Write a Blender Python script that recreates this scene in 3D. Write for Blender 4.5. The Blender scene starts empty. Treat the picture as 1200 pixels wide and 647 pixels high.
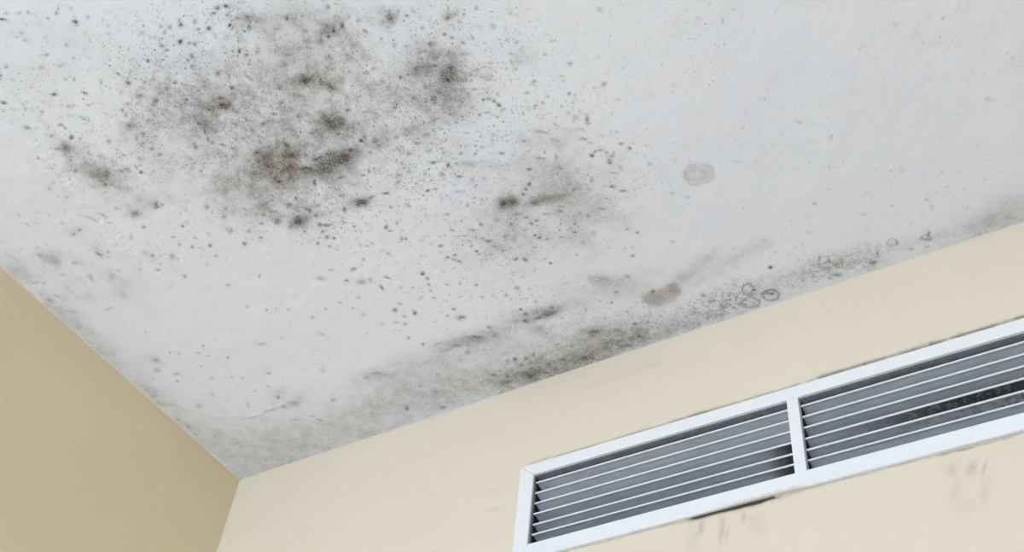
import bpy, bmesh, math, random
import numpy as np
from mathutils import Matrix, Vector

# ------------------------------------------------------------------ camera
H = 3.0                                   # ceiling height (m)
CAM = np.array([1.66472, -1.39159, H - 1.5])
ROT = np.array([[0.85837574, 0.32247445, 0.39900041],
                [0.50562686, -0.66335471, -0.55163576],
                [0.08679036, 0.67525607, -0.73245933]])
FPX = 1351.677                            # focal length in pixels of the 1200 px wide frame
scn = bpy.context.scene
col = scn.collection
cam_data = bpy.data.cameras.new('camera')
cam_data.sensor_fit = 'HORIZONTAL'
cam_data.sensor_width = 36.0
cam_data.lens = FPX / 1200 * 36
cam_data.clip_start = 0.02
cam = bpy.data.objects.new('camera', cam_data)
col.objects.link(cam)
m = Matrix([list(ROT[i]) + [CAM[i]] for i in range(3)] + [[0, 0, 0, 1]])
cam.matrix_world = m
scn.camera = cam

# ------------------------------------------------------------------ light
scn.view_settings.view_transform = 'Standard'
scn.view_settings.look = 'None'
scn.view_settings.gamma = 1.0
scn.view_settings.use_curve_mapping = False
scn.view_settings.exposure = 0.0
scn.cycles.max_bounces = 12
scn.cycles.diffuse_bounces = 8
scn.cycles.use_denoising = True

world = bpy.data.worlds.new('world')
scn.world = world
world.use_nodes = True
wn = world.node_tree.nodes
wn['Background'].inputs[0].default_value = (0.80, 0.90, 1.0, 1)
wn['Background'].inputs[1].default_value = 1.0

ROOM_X, ROOM_Y = 4.4, -4.4                # room runs x 0..ROOM_X, y ROOM_Y..0
WIN = (0.1, 1.3, 0.2, 1.9)           # window in the wall behind the camera: x0, x1, z0, z1
sky_l = bpy.data.lights.new('window_daylight', 'AREA')
sky_l.shape = 'RECTANGLE'
sky_l.size = WIN[1] - WIN[0]
sky_l.size_y = WIN[3] - WIN[2]
sky_l.energy = 172
sky_l.color = (0.672, 0.793, 1.0)
sky_o = bpy.data.objects.new('window_daylight', sky_l)
col.objects.link(sky_o)
sky_o.location = ((WIN[0] + WIN[1]) / 2, ROOM_Y - 0.17, (WIN[2] + WIN[3]) / 2)
sky_o.rotation_euler = (math.radians(90), 0, 0)

# ------------------------------------------------------------------ pixel -> ceiling / wall
def ray(px, py):
    return ROT @ np.array([(px - 600) / FPX, (323.5 - py) / FPX, -1.0])
def on_ceiling(px, py):
    d = ray(px, py); p = CAM + d * (H - CAM[2]) / d[2]
    return p[:2]
def on_wall(px, py):
    d = ray(px, py); p = CAM + d * (0 - CAM[1]) / d[1]
    return p[[0, 2]]

# ------------------------------------------------------------------ numpy noise and stain fields
rng = np.random.default_rng(11)
def vnoise(X, Y, scale, seed):
    r = np.random.default_rng(seed)
    lat = r.random((256, 256))
    x = X * scale; y = Y * scale
    xi = np.floor(x).astype(int); yi = np.floor(y).astype(int)
    fx = x - xi; fy = y - yi
    fx = fx * fx * fx * (fx * (fx * 6 - 15) + 10); fy = fy * fy * fy * (fy * (fy * 6 - 15) + 10)
    g = lambda a, b: lat[(yi + b) & 255, (xi + a) & 255]
    return (g(0, 0) * (1 - fx) + g(1, 0) * fx) * (1 - fy) + (g(0, 1) * (1 - fx) + g(1, 1) * fx) * fy
def fbm(X, Y, scale, seed, octv=4):
    s = 0; a = 1; t = 0
    for i in range(octv):
        c, n = math.cos(i * 1.1 + .4), math.sin(i * 1.1 + .4)
        s = s + a * vnoise(X * c - Y * n, X * n + Y * c, scale * 2.03 ** i, seed + i); t += a; a *= .55
    return s / t
def smooth(e0, e1, x):
    t = np.clip((x - e0) / (e1 - e0), 0, 1); return t * t * (3 - 2 * t)

class Field:
    """Stain marks laid on a flat surface (ceiling or wall) given in the surface's own metres."""
    def __init__(self, gx, gy, mapper, warp=0.010):
        self.gx, self.gy, self.map = gx, gy, mapper
        self.X, self.Y = np.meshgrid(gx, gy)
        self.Xw = self.X + warp * 2 * (fbm(self.X, self.Y, 28, 5, 4) - .5)
        self.Yw = self.Y + warp * 2 * (fbm(self.X, self.Y, 28, 25, 4) - .5)
        self.f = {}
    def layer(self, n):
        if n not in self.f: self.f[n] = np.zeros_like(self.X)
        return self.f[n]
    def frame(self, px, py, rx, ry, ang):
        a = math.radians(ang)
        c = self.map(px, py)
        u = self.map(px + rx * math.cos(a), py + rx * math.sin(a)) - c
        v = self.map(px - ry * math.sin(a), py + ry * math.cos(a)) - c
        return c, np.stack([u, v], 1)
    def blob(self, name, px, py, rx, ry, amp, ang=0, edge=None, ring=None, warped=None, mode='add'):
        F = self.layer(name)
        c, M = self.frame(px, py, rx, ry, ang)
        ext = 2.6 * (np.abs(M[:, 0]) + np.abs(M[:, 1])) + .03
        i0, i1 = np.searchsorted(self.gx, [c[0] - ext[0], c[0] + ext[0]])
        j0, j1 = np.searchsorted(self.gy, [c[1] - ext[1], c[1] + ext[1]])
        if i0 >= i1 or j0 >= j1: return
        sl = (slice(j0, j1), slice(i0, i1))
        wk = warped if warped is not None else (.45 if name == 'dark' else 1.0)
        X, Y = self.X[sl] + wk * (self.Xw[sl] - self.X[sl]), self.Y[sl] + wk * (self.Yw[sl] - self.Y[sl])
        I = np.linalg.inv(M)
        ic, jc = min(np.searchsorted(self.gx, c[0]), len(self.gx) - 1), min(np.searchsorted(self.gy, c[1]), len(self.gy) - 1)
        dx, dy = X - c[0] - wk * (self.Xw[jc, ic] - self.X[jc, ic]), Y - c[1] - wk * (self.Yw[jc, ic] - self.Y[jc, ic])
        d = np.hypot(I[0, 0] * dx + I[0, 1] * dy, I[1, 0] * dx + I[1, 1] * dy)
        if ring: w = np.exp(-((d - 1) / ring) ** 2)
        elif edge: w = 1 - smooth(1 - edge, 1 + edge, d)
        else: w = np.exp(-1.4 * d * d)
        if mode == 'add': F[sl] += amp * w
        else: F[sl] = np.maximum(F[sl], amp * w)
    def line(self, name, pts, r, amp, n=None, mode='max'):
        pts = np.array(pts, float)
        for a, b in zip(pts[:-1], pts[1:]):
            k = max(2, int(np.hypot(*(b - a)) / (r * .7)))
            for t in np.linspace(0, 1, k):
                p = a + (b - a) * t
                self.blob(name, p[0], p[1], r * rng.uniform(.7, 1.2), r * rng.uniform(.6, 1), amp * rng.uniform(.6, 1.1), mode=mode)

# ------------------------------------------------------------------ material helpers
def new_mat(name):
    mt = bpy.data.materials.new(name); mt.use_nodes = True
    nt = mt.node_tree; bs = nt.nodes['Principled BSDF']
    return mt, nt, bs
class NB:
    def __init__(s, nt): s.nt = nt
    def n(s, t, **k):
        x = s.nt.nodes.new(t)
        for a, b in k.items(): setattr(x, a, b)
        return x
    def put(s, sock, v):
        if hasattr(v, 'is_linked') or isinstance(v, bpy.types.NodeSocket): s.nt.links.new(v, sock)
        else: sock.default_value = v
    def math(s, op, a, b=None, clamp=False):
        x = s.n('ShaderNodeMath', operation=op, use_clamp=clamp)
        s.put(x.inputs[0], a)
        if b is not None: s.put(x.inputs[1], b)
        return x.outputs[0]
    def mix(s, f, a, b):
        x = s.n('ShaderNodeMix', data_type='RGBA')
        s.put(x.inputs[0], f); s.put(x.inputs[6], a); s.put(x.inputs[7], b)
        return x.outputs[2]
    def step(s, v, e0, e1):
        x = s.n('ShaderNodeMapRange', interpolation_type='SMOOTHSTEP')
        s.put(x.inputs[0], v); s.put(x.inputs[1], e0); s.put(x.inputs[2], e1)
        return x.outputs[0]
    def noise(s, vec, scale, detail=4, rough=.55, dist=0):
        x = s.n('ShaderNodeTexNoise')
        s.put(x.inputs['Vector'], vec); s.put(x.inputs['Scale'], scale)
        s.put(x.inputs['Detail'], detail); s.put(x.inputs['Roughness'], rough); s.put(x.inputs['Distortion'], dist)
        return x.outputs[0]
    def bump(s, h, strength, dist, bs):
        x = s.n('ShaderNodeBump')
        s.put(x.inputs['Strength'], strength); s.put(x.inputs['Distance'], dist); s.put(x.inputs['Height'], h)
        s.nt.links.new(x.outputs[0], bs.inputs['Normal'])
def rgb(r, g, b): return (r, g, b, 1)

# ceiling: old white emulsion with black and brown mould
def mat_ceiling():
    mt, nt, bs = new_mat('mouldy_white_ceiling_paint'); b = NB(nt)
    P = b.n('ShaderNodeNewGeometry').outputs['Position']
    at = b.n('ShaderNodeAttribute', attribute_name='grime'); sp = b.n('ShaderNodeSeparateColor'); nt.links.new(at.outputs['Color'], sp.inputs[0])
    a2 = b.n('ShaderNodeAttribute', attribute_name='mark'); s2 = b.n('ShaderNodeSeparateColor'); nt.links.new(a2.outputs['Color'], s2.inputs[0])
    haze, dens, brown = sp.outputs; dark, worm, warm = s2.outputs
    n_lo = b.noise(P, 3.0, 4); n_mid = b.noise(P, 45, 6, .65); n_hi = b.noise(P, 230, 4, .7)
    paint = b.mix(b.step(n_lo, .35, .65), rgb(.855, .872, .93), rgb(.87, .882, .915))
    paint = b.mix(b.math('MULTIPLY', b.step(n_mid, .52, .75), .16), paint, rgb(.66, .67, .665))
    # grey-olive haze, brown in places
    hcol = b.mix(brown, rgb(.245, .235, .185), rgb(.215, .155, .105))
    hv = b.math('MULTIPLY', haze, b.math('ADD', b.math('ADD', b.math('MULTIPLY', b.step(n_mid, .3, .7), .65), b.math('MULTIPLY', b.step(n_hi, .3, .7), .65)), .4))
    c = b.mix(b.math('MINIMUM', hv, .93), paint, hcol)
    # crowded specks: voronoi cells, each cell on or off by chance, chance set by the local density
    clump = b.math('MULTIPLY', dens, b.math('ADD', b.math('MULTIPLY', b.step(n_mid, .38, .66), 1.35), .2))
    def specks(scale, k, r0, seed):
        mp = b.n('ShaderNodeMapping'); nt.links.new(P, mp.inputs[0]); mp.inputs['Location'].default_value = (seed, seed * .7, 0)
        nz = b.n('ShaderNodeTexNoise'); nt.links.new(mp.outputs[0], nz.inputs['Vector']); nz.inputs['Scale'].default_value = scale * 1.3; nz.inputs['Detail'].default_value = 2
        vm = b.n('ShaderNodeVectorMath', operation='MULTIPLY_ADD'); nt.links.new(nz.outputs['Color'], vm.inputs[0]); vm.inputs[1].default_value = (.9 / scale,) * 3; nt.links.new(mp.outputs[0], vm.inputs[2])
        vo = b.n('ShaderNodeTexVoronoi', voronoi_dimensions='2D'); nt.links.new(vm.outputs[0], vo.inputs['Vector']); vo.inputs['Scale'].default_value = scale
        cc = b.n('ShaderNodeSeparateColor'); nt.links.new(vo.outputs['Color'], cc.inputs[0])
        on = b.step(b.math('SUBTRACT', b.math('MULTIPLY', clump, k), cc.outputs[0]), 0.0, .12)
        rad = b.math('ADD', b.math('MULTIPLY', cc.outputs[1], r0), r0 * .35)
        dd = b.step(b.math('DIVIDE', vo.outputs['Distance'], rad), 1.0, .35)
        return b.math('MULTIPLY', b.math('MULTIPLY', on, dd), b.math('ADD', b.math('MULTIPLY', cc.outputs[2], .75), .2))
    f1 = specks(210, .34, .40, 3.1); f2 = specks(430, .60, .50, 7.7); f3 = specks(105, .12, .24, 5.3)
    fs = b.math('MAXIMUM', b.math('MULTIPLY', f1, .95), b.math('MULTIPLY', f2, .75)); fs = b.math('MAXIMUM', fs, b.math('MULTIPLY', f3, .8))
    # curling, net-like growth
    rn = b.noise(P, 62, 3, .6, .6)
    ridge = b.step(b.math('ABSOLUTE', b.math('SUBTRACT', rn, .5)), .05, .008)
    fw = b.math('MULTIPLY', b.math('MULTIPLY', ridge, worm), b.math('ADD', n_mid, .2))
    dk = b.math('MULTIPLY', dark, b.math('ADD', b.math('MULTIPLY', b.step(b.noise(P, 330, 3, .6), .32, .64), .85), .42))
    tot = b.math('MINIMUM', b.math('MAXIMUM', b.math('MAXIMUM', fs, fw), dk), .96)
    dcol = b.mix(brown, rgb(.056, .052, .036), rgb(.080, .050, .030))
    c = b.mix(tot, c, dcol)
    # faint tan water stain
    c = b.mix(b.math('MINIMUM', b.math('MULTIPLY', warm, b.math('ADD', b.math('MULTIPLY', b.step(n_hi, .3, .7), .7), .45)), .8), c, rgb(.36, .31, .25))
    nt.links.new(c, bs.inputs['Base Color'])
    bs.inputs['Roughness'].default_value = .85
    bs.inputs['Specular IOR Level'].default_value = .2
    b.bump(b.math('ADD', b.noise(P, 160, 5, .6), b.math('MULTIPLY', b.noise(P, 22, 4), 2.0)), .25, .004, bs)
    return mt

# walls: cream emulsion, with dirt held in an attribute
def mat_wall(name, dirt, cream=(.786, .704, .568)):
    mt, nt, bs = new_mat(name); b = NB(nt)
    P = b.n('ShaderNodeNewGeometry').outputs['Position']
    n_lo = b.noise(P, 2.2, 5); n_mid = b.noise(P, 30, 6, .6)
    c = b.mix(b.step(n_lo, .3, .7), rgb(*cream), rgb(*[v * 1.02 for v in cream]))
    c = b.mix(b.math('MULTIPLY', b.step(n_mid, .5, .8), .10), c, rgb(*[v * .9 for v in cream]))
    if dirt:
        at = b.n('ShaderNodeAttribute', attribute_name='grime'); sp = b.n('ShaderNodeSeparateColor'); nt.links.new(at.outputs['Color'], sp.inputs[0])
        soft, dark, brown = sp.outputs
        hi = b.noise(P, 260, 4, .7)
        c = b.mix(b.math('MINIMUM', b.math('MULTIPLY', soft, b.math('ADD', n_mid, .5)), .9), c, rgb(.34, .31, .245))
        c = b.mix(b.math('MINIMUM', b.math('MULTIPLY', brown, b.math('ADD', n_mid, .5)), .9), c, rgb(.55, .41, .28))
        c = b.mix(b.math('MINIMUM', b.math('MULTIPLY', dark, b.math('ADD', hi, .5)), .96), c, rgb(.055, .045, .035))
    nt.links.new(c, bs.inputs['Base Color'])
    bs.inputs['Roughness'].default_value = .7
    bs.inputs['Specular IOR Level'].default_value = .25
    b.bump(b.math('ADD', b.noise(P, 140, 4, .6), b.math('MULTIPLY', b.noise(P, 14, 4), 3)), .18, .003, bs)
    return mt

def mat_plain(name, c1, c2, rough=.5, scale=20, bump=0, spec=.3, metal=0):
    mt, nt, bs = new_mat(name); b = NB(nt)
    P = b.n('ShaderNodeNewGeometry').outputs['Position']
    nz = b.noise(P, scale, 5, .6)
    nt.links.new(b.mix(b.step(nz, .3, .75), rgb(*c1), rgb(*c2)), bs.inputs['Base Color'])
    bs.inputs['Roughness'].default_value = rough
    bs.inputs['Specular IOR Level'].default_value = spec
    bs.inputs['Metallic'].default_value = metal
    if bump: b.bump(nz, bump, .002, bs)
    return mt

def mat_slat(name, dirt=None, black=None, dust=1.0):
    """grey-white aluminium blade with a dusty film; dirt=(x0,x1): soot thickening from x0 to x1; black: how much"""
    mt, nt, bs = new_mat(name); b = NB(nt)
    P = b.n('ShaderNodeNewGeometry').outputs['Position']
    sep = b.n('ShaderNodeSeparateXYZ'); nt.links.new(P, sep.inputs[0])
    X, Y, Z = sep.outputs
    mp = b.n('ShaderNodeMapping'); nt.links.new(P, mp.inputs[0]); mp.inputs['Scale'].default_value = (.35, 1.5, 1.5)
    nz = b.noise(mp.outputs[0], 70, 5, .65)
    c = b.mix(b.step(nz, .3, .8), rgb(.56 * dust, .585 * dust, .61 * dust), rgb(.44 * dust, .46 * dust, .48 * dust))
    back = b.step(Y, .0075, .0095)                       # behind the front bead
    c = b.mix(back, rgb(.86, .875, .89), c)
    if dirt:
        g = b.step(X, dirt[0], dirt[1])
        n2 = b.noise(P, 110, 5, .7)
        f = b.math('MULTIPLY', b.math('MULTIPLY', g, b.step(n2, .62 - black * .45, .70 - black * .2)), back)
        c = b.mix(b.math('MULTIPLY', f, .95), c, rgb(.035, .034, .033))
        c = b.mix(b.math('MULTIPLY', b.math('MULTIPLY', g, back), .45 * black), c, rgb(.06, .06, .06))
    nt.links.new(c, bs.inputs['Base Color'])
    bs.inputs['Roughness'].default_value = .45
    bs.inputs['Specular IOR Level'].default_value = .35
    return mt

# ------------------------------------------------------------------ mesh helpers
def obj(name, me, mat, parent=None, **props):
    o = bpy.data.objects.new(name, me); col.objects.link(o)
    if mat and not me.materials: me.materials.append(mat)
    if parent: o.parent = parent
    for k, v in props.items(): o[k] = v
    return o
def bm_mesh(name, bm):
    bmesh.ops.recalc_face_normals(bm, faces=bm.faces)
    me = bpy.data.meshes.new(name); bm.to_mesh(me); bm.free(); return me
def box_into(bm, x0, x1, y0, y1, z0, z1):
    vs = [bm.verts.new((x, y, z)) for x in (x0, x1) for y in (y0, y1) for z in (z0, z1)]
    for f in ((0, 1, 3, 2), (4, 6, 7, 5), (0, 4, 5, 1), (2, 3, 7, 6), (0, 2, 6, 4), (1, 5, 7, 3)):
        bm.faces.new([vs[i] for i in f])
def prism(poly, axis_pts):
    """extrude a closed loop of 3D points from poly to axis_pts (same length)"""
    bm = bmesh.new()
    a = [bm.verts.new(p) for p in poly]; c = [bm.verts.new(p) for p in axis_pts]
    n = len(a)
    bm.faces.new(a); bm.faces.new(c[::-1])
    for i in range(n): bm.faces.new((a[i], c[i], c[(i + 1) % n], a[(i + 1) % n]))
    return bm
def bevel(bm, w, seg=2, ang=30):
    bmesh.ops.recalc_face_normals(bm, faces=bm.faces)
    es = [e for e in bm.edges if len(e.link_faces) == 2 and e.calc_face_angle(0) > math.radians(ang)]
    bmesh.ops.bevel(bm, geom=es, offset=w, segments=seg, affect='EDGES', profile=.6)
def grid_mesh(name, verts, nx, ny, keep=None, flip=False):
    """tensor-grid mesh from (ny*nx,3) points; keep: (ny-1,nx-1) mask of the cells that exist"""
    idx = np.arange(nx * ny).reshape(ny, nx)
    q = np.stack([idx[:-1, :-1], idx[:-1, 1:], idx[1:, 1:], idx[1:, :-1]], -1)
    if keep is not None: q = q[keep]
    q = q.reshape(-1, 4)
    if flip: q = q[:, ::-1]
    me = bpy.data.meshes.new(name)
    me.vertices.add(len(verts)); me.vertices.foreach_set('co', verts.astype(np.float32).ravel())
    nf = len(q)
    me.loops.add(nf * 4); me.loops.foreach_set('vertex_index', q.astype(np.int32).ravel())
    me.polygons.add(nf); me.polygons.foreach_set('loop_start', np.arange(0, nf * 4, 4, dtype=np.int32))
    me.polygons.foreach_set('use_smooth', np.ones(nf, bool))
    me.update(calc_edges=True)
    return me
def color_attr(me, name, r, g, b):
    at = me.color_attributes.new(name, 'FLOAT_COLOR', 'POINT')
    d = np.ones((r.size, 4), np.float32)
    d[:, 0], d[:, 1], d[:, 2] = r.ravel(), g.ravel(), b.ravel()
    at.data.foreach_set('color', d.ravel())

# ================================================================== CEILING
gx = np.concatenate([[-.15], np.arange(0, 1.86, .002), np.linspace(1.9, ROOM_X + .15, 24)])
gy = np.concatenate([np.linspace(ROOM_Y - .15, -1.22, 26), np.arange(-1.18, 0.0005, .002), [.15]])
F = Field(gx, gy, on_ceiling)
X, Y = F.X, F.Y
B = F.blob
# --- soft grey-olive haze: px, py, rx, ry, amount, angle
for a in [(330, 150, 170, 120, .20), (370, 60, 75, 60, .30), (300, 90, 60, 60, .10), (250, 120, 60, 45, .24), (200, 100, 50, 40, .12),
          (350, 170, 80, 60, .22), (300, 225, 55, 38, .26), (280, 215, 30, 20, .20), (420, 130, 70, 50, .16), (480, 150, 60, 40, .18),
          (515, 85, 48, 45, .38), (522, 92, 22, 26, .62), (508, 68, 13, 9, .30), (487, 82, 14, 10, .30), (505, 52, 12, 10, .35), (530, 130, 40, 30, .14),
          (395, 145, 28, 20, .32), (389, 146, 15, 14, .55, 0), (330, 190, 30, 28, .46), (322, 198, 20, 18, .30), (345, 182, 18, 12, .32),
          (385, 190, 42, 17, .62, -20), (400, 184, 22, 11, .5, -15), (395, 202, 26, 14, .25), (440, 168, 28, 14, .32, -10),
          (357, 94, 15, 13, .6), (350, 88, 34, 24, .24), (388, 36, 20, 13, .45), (380, 60, 40, 26, .18), (338, 21, 16, 10, .3), (290, 22, 26, 12, .25),
          (262, 122, 16, 11, .45), (240, 150, 26, 14, .28, 50), (330, 75, 20, 14, .22), (415, 65, 26, 16, .2), (385, 102, 24, 9, .35, 28),
          (457, 21, 11, 11, .4), (525, 20, 14, 9, .32, -30), (350, 258, 14, 10, .65), (345, 240, 44, 18, .22), (320, 238, 24, 14, .25),
          (424, 237, 14, 8, .5, -20), (120, 205, 42, 24, .33, 22), (118, 206, 20, 14, .28), (75, 172, 14, 9, .45), (95, 185, 30, 20, .2, 40), (145, 222, 24, 14, .18),
          (170, 240, 30, 14, .2), (160, 250, 18, 8, .22), (200, 170, 60, 50, .10), (155, 145, 16, 14, .22), (190, 130, 30, 30, .14),
          (550, 192, 22, 10, .28), (490, 150, 16, 10, .16), (600, 15, 12, 8, .15), (608, 66, 20, 14, .14),
          (640, 225, 95, 60, .17), (590, 280, 50, 42, .22), (655, 215, 45, 35, .14), (598, 237, 13, 11, .60), (606, 250, 16, 8, .25), (640, 234, 30, 8, .40, -9), (624, 238, 11, 7, .35, -9),
          (690, 260, 45, 25, .16), (640, 165, 40, 16, .10, 10), (680, 285, 30, 18, .12),
          (628, 371, 36, 8, .62, -17), (648, 366, 16, 6, .4, -17), (560, 397, 34, 9, .42, -12), (540, 402, 40, 10, .2, -16), (588, 392, 16, 7, .28), (500, 420, 60, 10, .14, -18), (632, 386, 12, 7, .25),
          (705, 327, 20, 7, .34), (730, 335, 50, 14, .16, -18), (690, 340, 50, 20, .14, -18),
          (845, 312, 62, 11, .22, -26), (895, 286, 14, 8, .2), (795, 325, 20, 9, .2, -45), (823, 303, 22, 8, .14, -20),
          (560, 452, 70, 16, .24, -19), (620, 437, 34, 14, .46, -22), (622, 442, 16, 10, .40), (590, 448, 26, 12, .30), (650, 432, 30, 10, .32, -20), (690, 418, 70, 16, .38, -21), (680, 421, 22, 7, .40, -21), (700, 390, 24, 10, .36, -12), (740, 396, 50, 16, .30, -22), (730, 402, 30, 7, .3, -14),
          (790, 382, 50, 12, .3, -21), (690, 405, 90, 30, .22, -20), (640, 410, 120, 34, .15, -20), (560, 430, 120, 40, .15, -20), (470, 470, 100, 30, .20, -19), (400, 500, 90, 30, .18, -20), (480, 450, 80, 30, .14, -18),
          (330, 530, 70, 34, .20, -20), (300, 510, 60, 30, .17, 0), (260, 520, 40, 22, .16, 40), (520, 472, 20, 6, .2, -18), (476, 478, 12, 6, .2),
          (860, 352, 60, 18, .26, -20), (960, 315, 60, 14, .24, -18), (1050, 290, 60, 12, .16, -17), (1150, 262, 60, 14, .24, -17), (1190, 245, 40, 24, .20, -17), (980, 308, 18, 6, .3, -18), (1020, 310, 10, 6, .3),
          (330, 462, 30, 10, .16, -16), (345, 472, 12, 8, .2), (440, 440, 26, 7, .24, -8),
          (62, 305, 18, 12, .28), (20, 318, 26, 16, .20, 40), (58, 355, 16, 8, .34, 40), (88, 350, 20, 12, .16), (116, 296, 12, 5, .22, 40), (92, 268, 14, 6, .12),
          (100, 395, 60, 14, .26, 42), (170, 450, 60, 12, .20, 42), (210, 490, 50, 12, .22, 42), (180, 420, 16, 10, .14), (150, 340, 40, 16, .10, 30), (120, 320, 60, 40, .06),
          (40, 200, 60, 70, .05), (60, 60, 90, 70, .06), (900, 60, 60, 60, .0)]:
    B('haze', *a[:5], ang=(a[5] if len(a) > 5 else 0))
# --- brown tint
for a in [(262, 122, 20, 14, .9), (330, 190, 34, 28, .9), (388, 36, 22, 15, .9), (390, 188, 40, 18, .5, -20), (545, 92, 18, 22, .5), (640, 234, 34, 12, .55),
          (598, 237, 16, 13, .6), (300, 215, 50, 40, .45), (372, 60, 50, 40, .25), (777, 346, 26, 16, .9), (130, 220, 30, 20, .35), (215, 112, 20, 10, .5), (680, 405, 50, 20, .35), (1085, 278, 10, 8, .7)]:
    B('brown', *a[:5], ang=(a[5] if len(a) > 5 else 0))
# --- how crowded the specks are
for a in [(330, 150, 190, 120, .50), (345, 242, 70, 26, .75), (380, 225, 60, 20, .45), (240, 130, 60, 50, .45), (190, 60, 70, 60, .30), (270, 15, 60, 30, .3), (230, 50, 50, 40, .25), (110, 195, 60, 45, .40), (165, 110, 50, 40, .4), (170, 150, 40, 40, .3),
          (60, 80, 90, 90, .20), (40, 130, 70, 40, .14), (480, 100, 110, 110, .34), (520, 95, 45, 50, .4), (500, 200, 90, 60, .28), (450, 310, 120, 70, .12), (390, 265, 40, 25, .3), (540, 290, 60, 50, .16), (510, 350, 60, 40, .16),
          (600, 265, 70, 55, .45), (690, 230, 80, 60, .30), (640, 130, 110, 60, .22), (590, 60, 80, 80, .2), (800, 60, 120, 80, .10), (800, 20, 60, 20, .12), (700, 380, 120, 40, .25), (600, 345, 60, 30, .25), (640, 430, 110, 24, .35), (800, 370, 100, 24, .25),
          (960, 310, 80, 24, .22), (900, 200, 150, 80, .07), (1100, 220, 100, 60, .06), (80, 290, 90, 60, .14), (220, 280, 50, 40, .12), (190, 290, 30, 30, .16), (300, 440, 120, 60, .07), (220, 420, 50, 40, .1)]:
    B('dens', *a[:5], ang=(a[5] if len(a) > 5 else 0))
F.layer('dens')[:] += .03
# --- net-like curling growth along the back-wall edge
for a in [(840, 358, 60, 22, .75, -20), (870, 350, 40, 18, .3), (965, 315, 60, 17, .60, -18), (1020, 300, 30, 14, .35, -18), (730, 398, 60, 20, .45, -20), (640, 432, 60, 14, .3, -20), (320, 150, 110, 80, .25), (240, 130, 50, 40, .3), (650, 270, 70, 40, .15)]:
    B('worm', *a[:5], ang=(a[5] if len(a) > 5 else 0))
# --- individual dark spots and dashes
def crop(ox, oy, lst, k=4.975):
    for t in lst:
        x, y, rx, ry, am = t[:5]
        B('dark', ox + x / k, oy + y / k, rx * .85 / k, ry * .85 / k, min(1, am * 1.35), ang=(t[5] if len(t) > 5 else 0), mode='max')
crop(0, 0, [(15, 110, 40, 12, .75, 8), (38, 77, 22, 9, .4), (440, 125, 24, 18, .75, 25), (445, 140, 30, 30, .25), (515, 100, 14, 12, .4), (330, 75, 20, 18, .4), (340, 45, 10, 26, .3), (280, 107, 14, 12, .4), (167, 68, 12, 10, .4), (112, 73, 22, 10, .3),
            (125, 190, 20, 10, .35, 30), (148, 232, 14, 9, .45), (102, 214, 20, 10, .25), (388, 262, 13, 12, .4), (270, 320, 14, 12, .45), (243, 390, 20, 14, .35), (352, 382, 20, 12, .3), (428, 340, 14, 12, .35), (38, 390, 18, 16, .4),
            (5, 440, 12, 20, .55), (20, 600, 24, 12, .7, 15), (318, 548, 26, 14, .7), (495, 540, 24, 11, .65, 25), (432, 462, 12, 20, .4), (382, 462, 14, 10, .35), (413, 447, 12, 10, .35), (593, 475, 14, 30, .35), (750, 480, 22, 18, .7, 30), (690, 428, 22, 10, .5, 25),
            (845, 478, 16, 16, .4), (815, 560, 24, 20, .6), (865, 352, 18, 14, .8), (945, 265, 22, 16, .6), (975, 292, 18, 12, .5), (960, 192, 14, 12, .45), (830, 185, 18, 12, .3), (882, 22, 18, 8, .35), (745, 605, 16, 12, .5), (910, 590, 20, 36, .5, 10), (975, 515, 18, 24, .5), (715, 640, 16, 10, .6)])
crop(0, 120, [(160, 150, 26, 14, .5), (355, 133, 26, 10, .55), (415, 205, 20, 20, .75), (470, 212, 12, 10, .45), (380, 265, 40, 34, .5), (345, 270, 22, 16, .4), (300, 195, 16, 14, .45), (440, 395, 20, 16, .45), (615, 475, 18, 18, .7), (222, 323, 14, 12, .4), (245, 57, 16, 12, .5),
              (635, 225, 20, 22, .4), (740, 385, 18, 18, .55), (760, 402, 14, 8, .5), (822, 405, 18, 12, .7), (795, 375, 10, 22, .45, -20), (885, 270, 18, 14, .55), (932, 302, 18, 14, .5), (840, 180, 14, 12, .5), (760, 130, 44, 30, .35), (715, 45, 14, 14, .5), (735, 75, 16, 16, .45), (795, 205, 18, 26, .35),
              (910, 595, 20, 28, .5), (945, 597, 14, 12, .5), (290, 500, 22, 22, .25), (770, 100, 18, 12, .4), (835, 78, 12, 24, .4), (145, 40, 14, 12, .35), (515, 290, 16, 18, .3), (585, 310, 22, 20, .35)])
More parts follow.
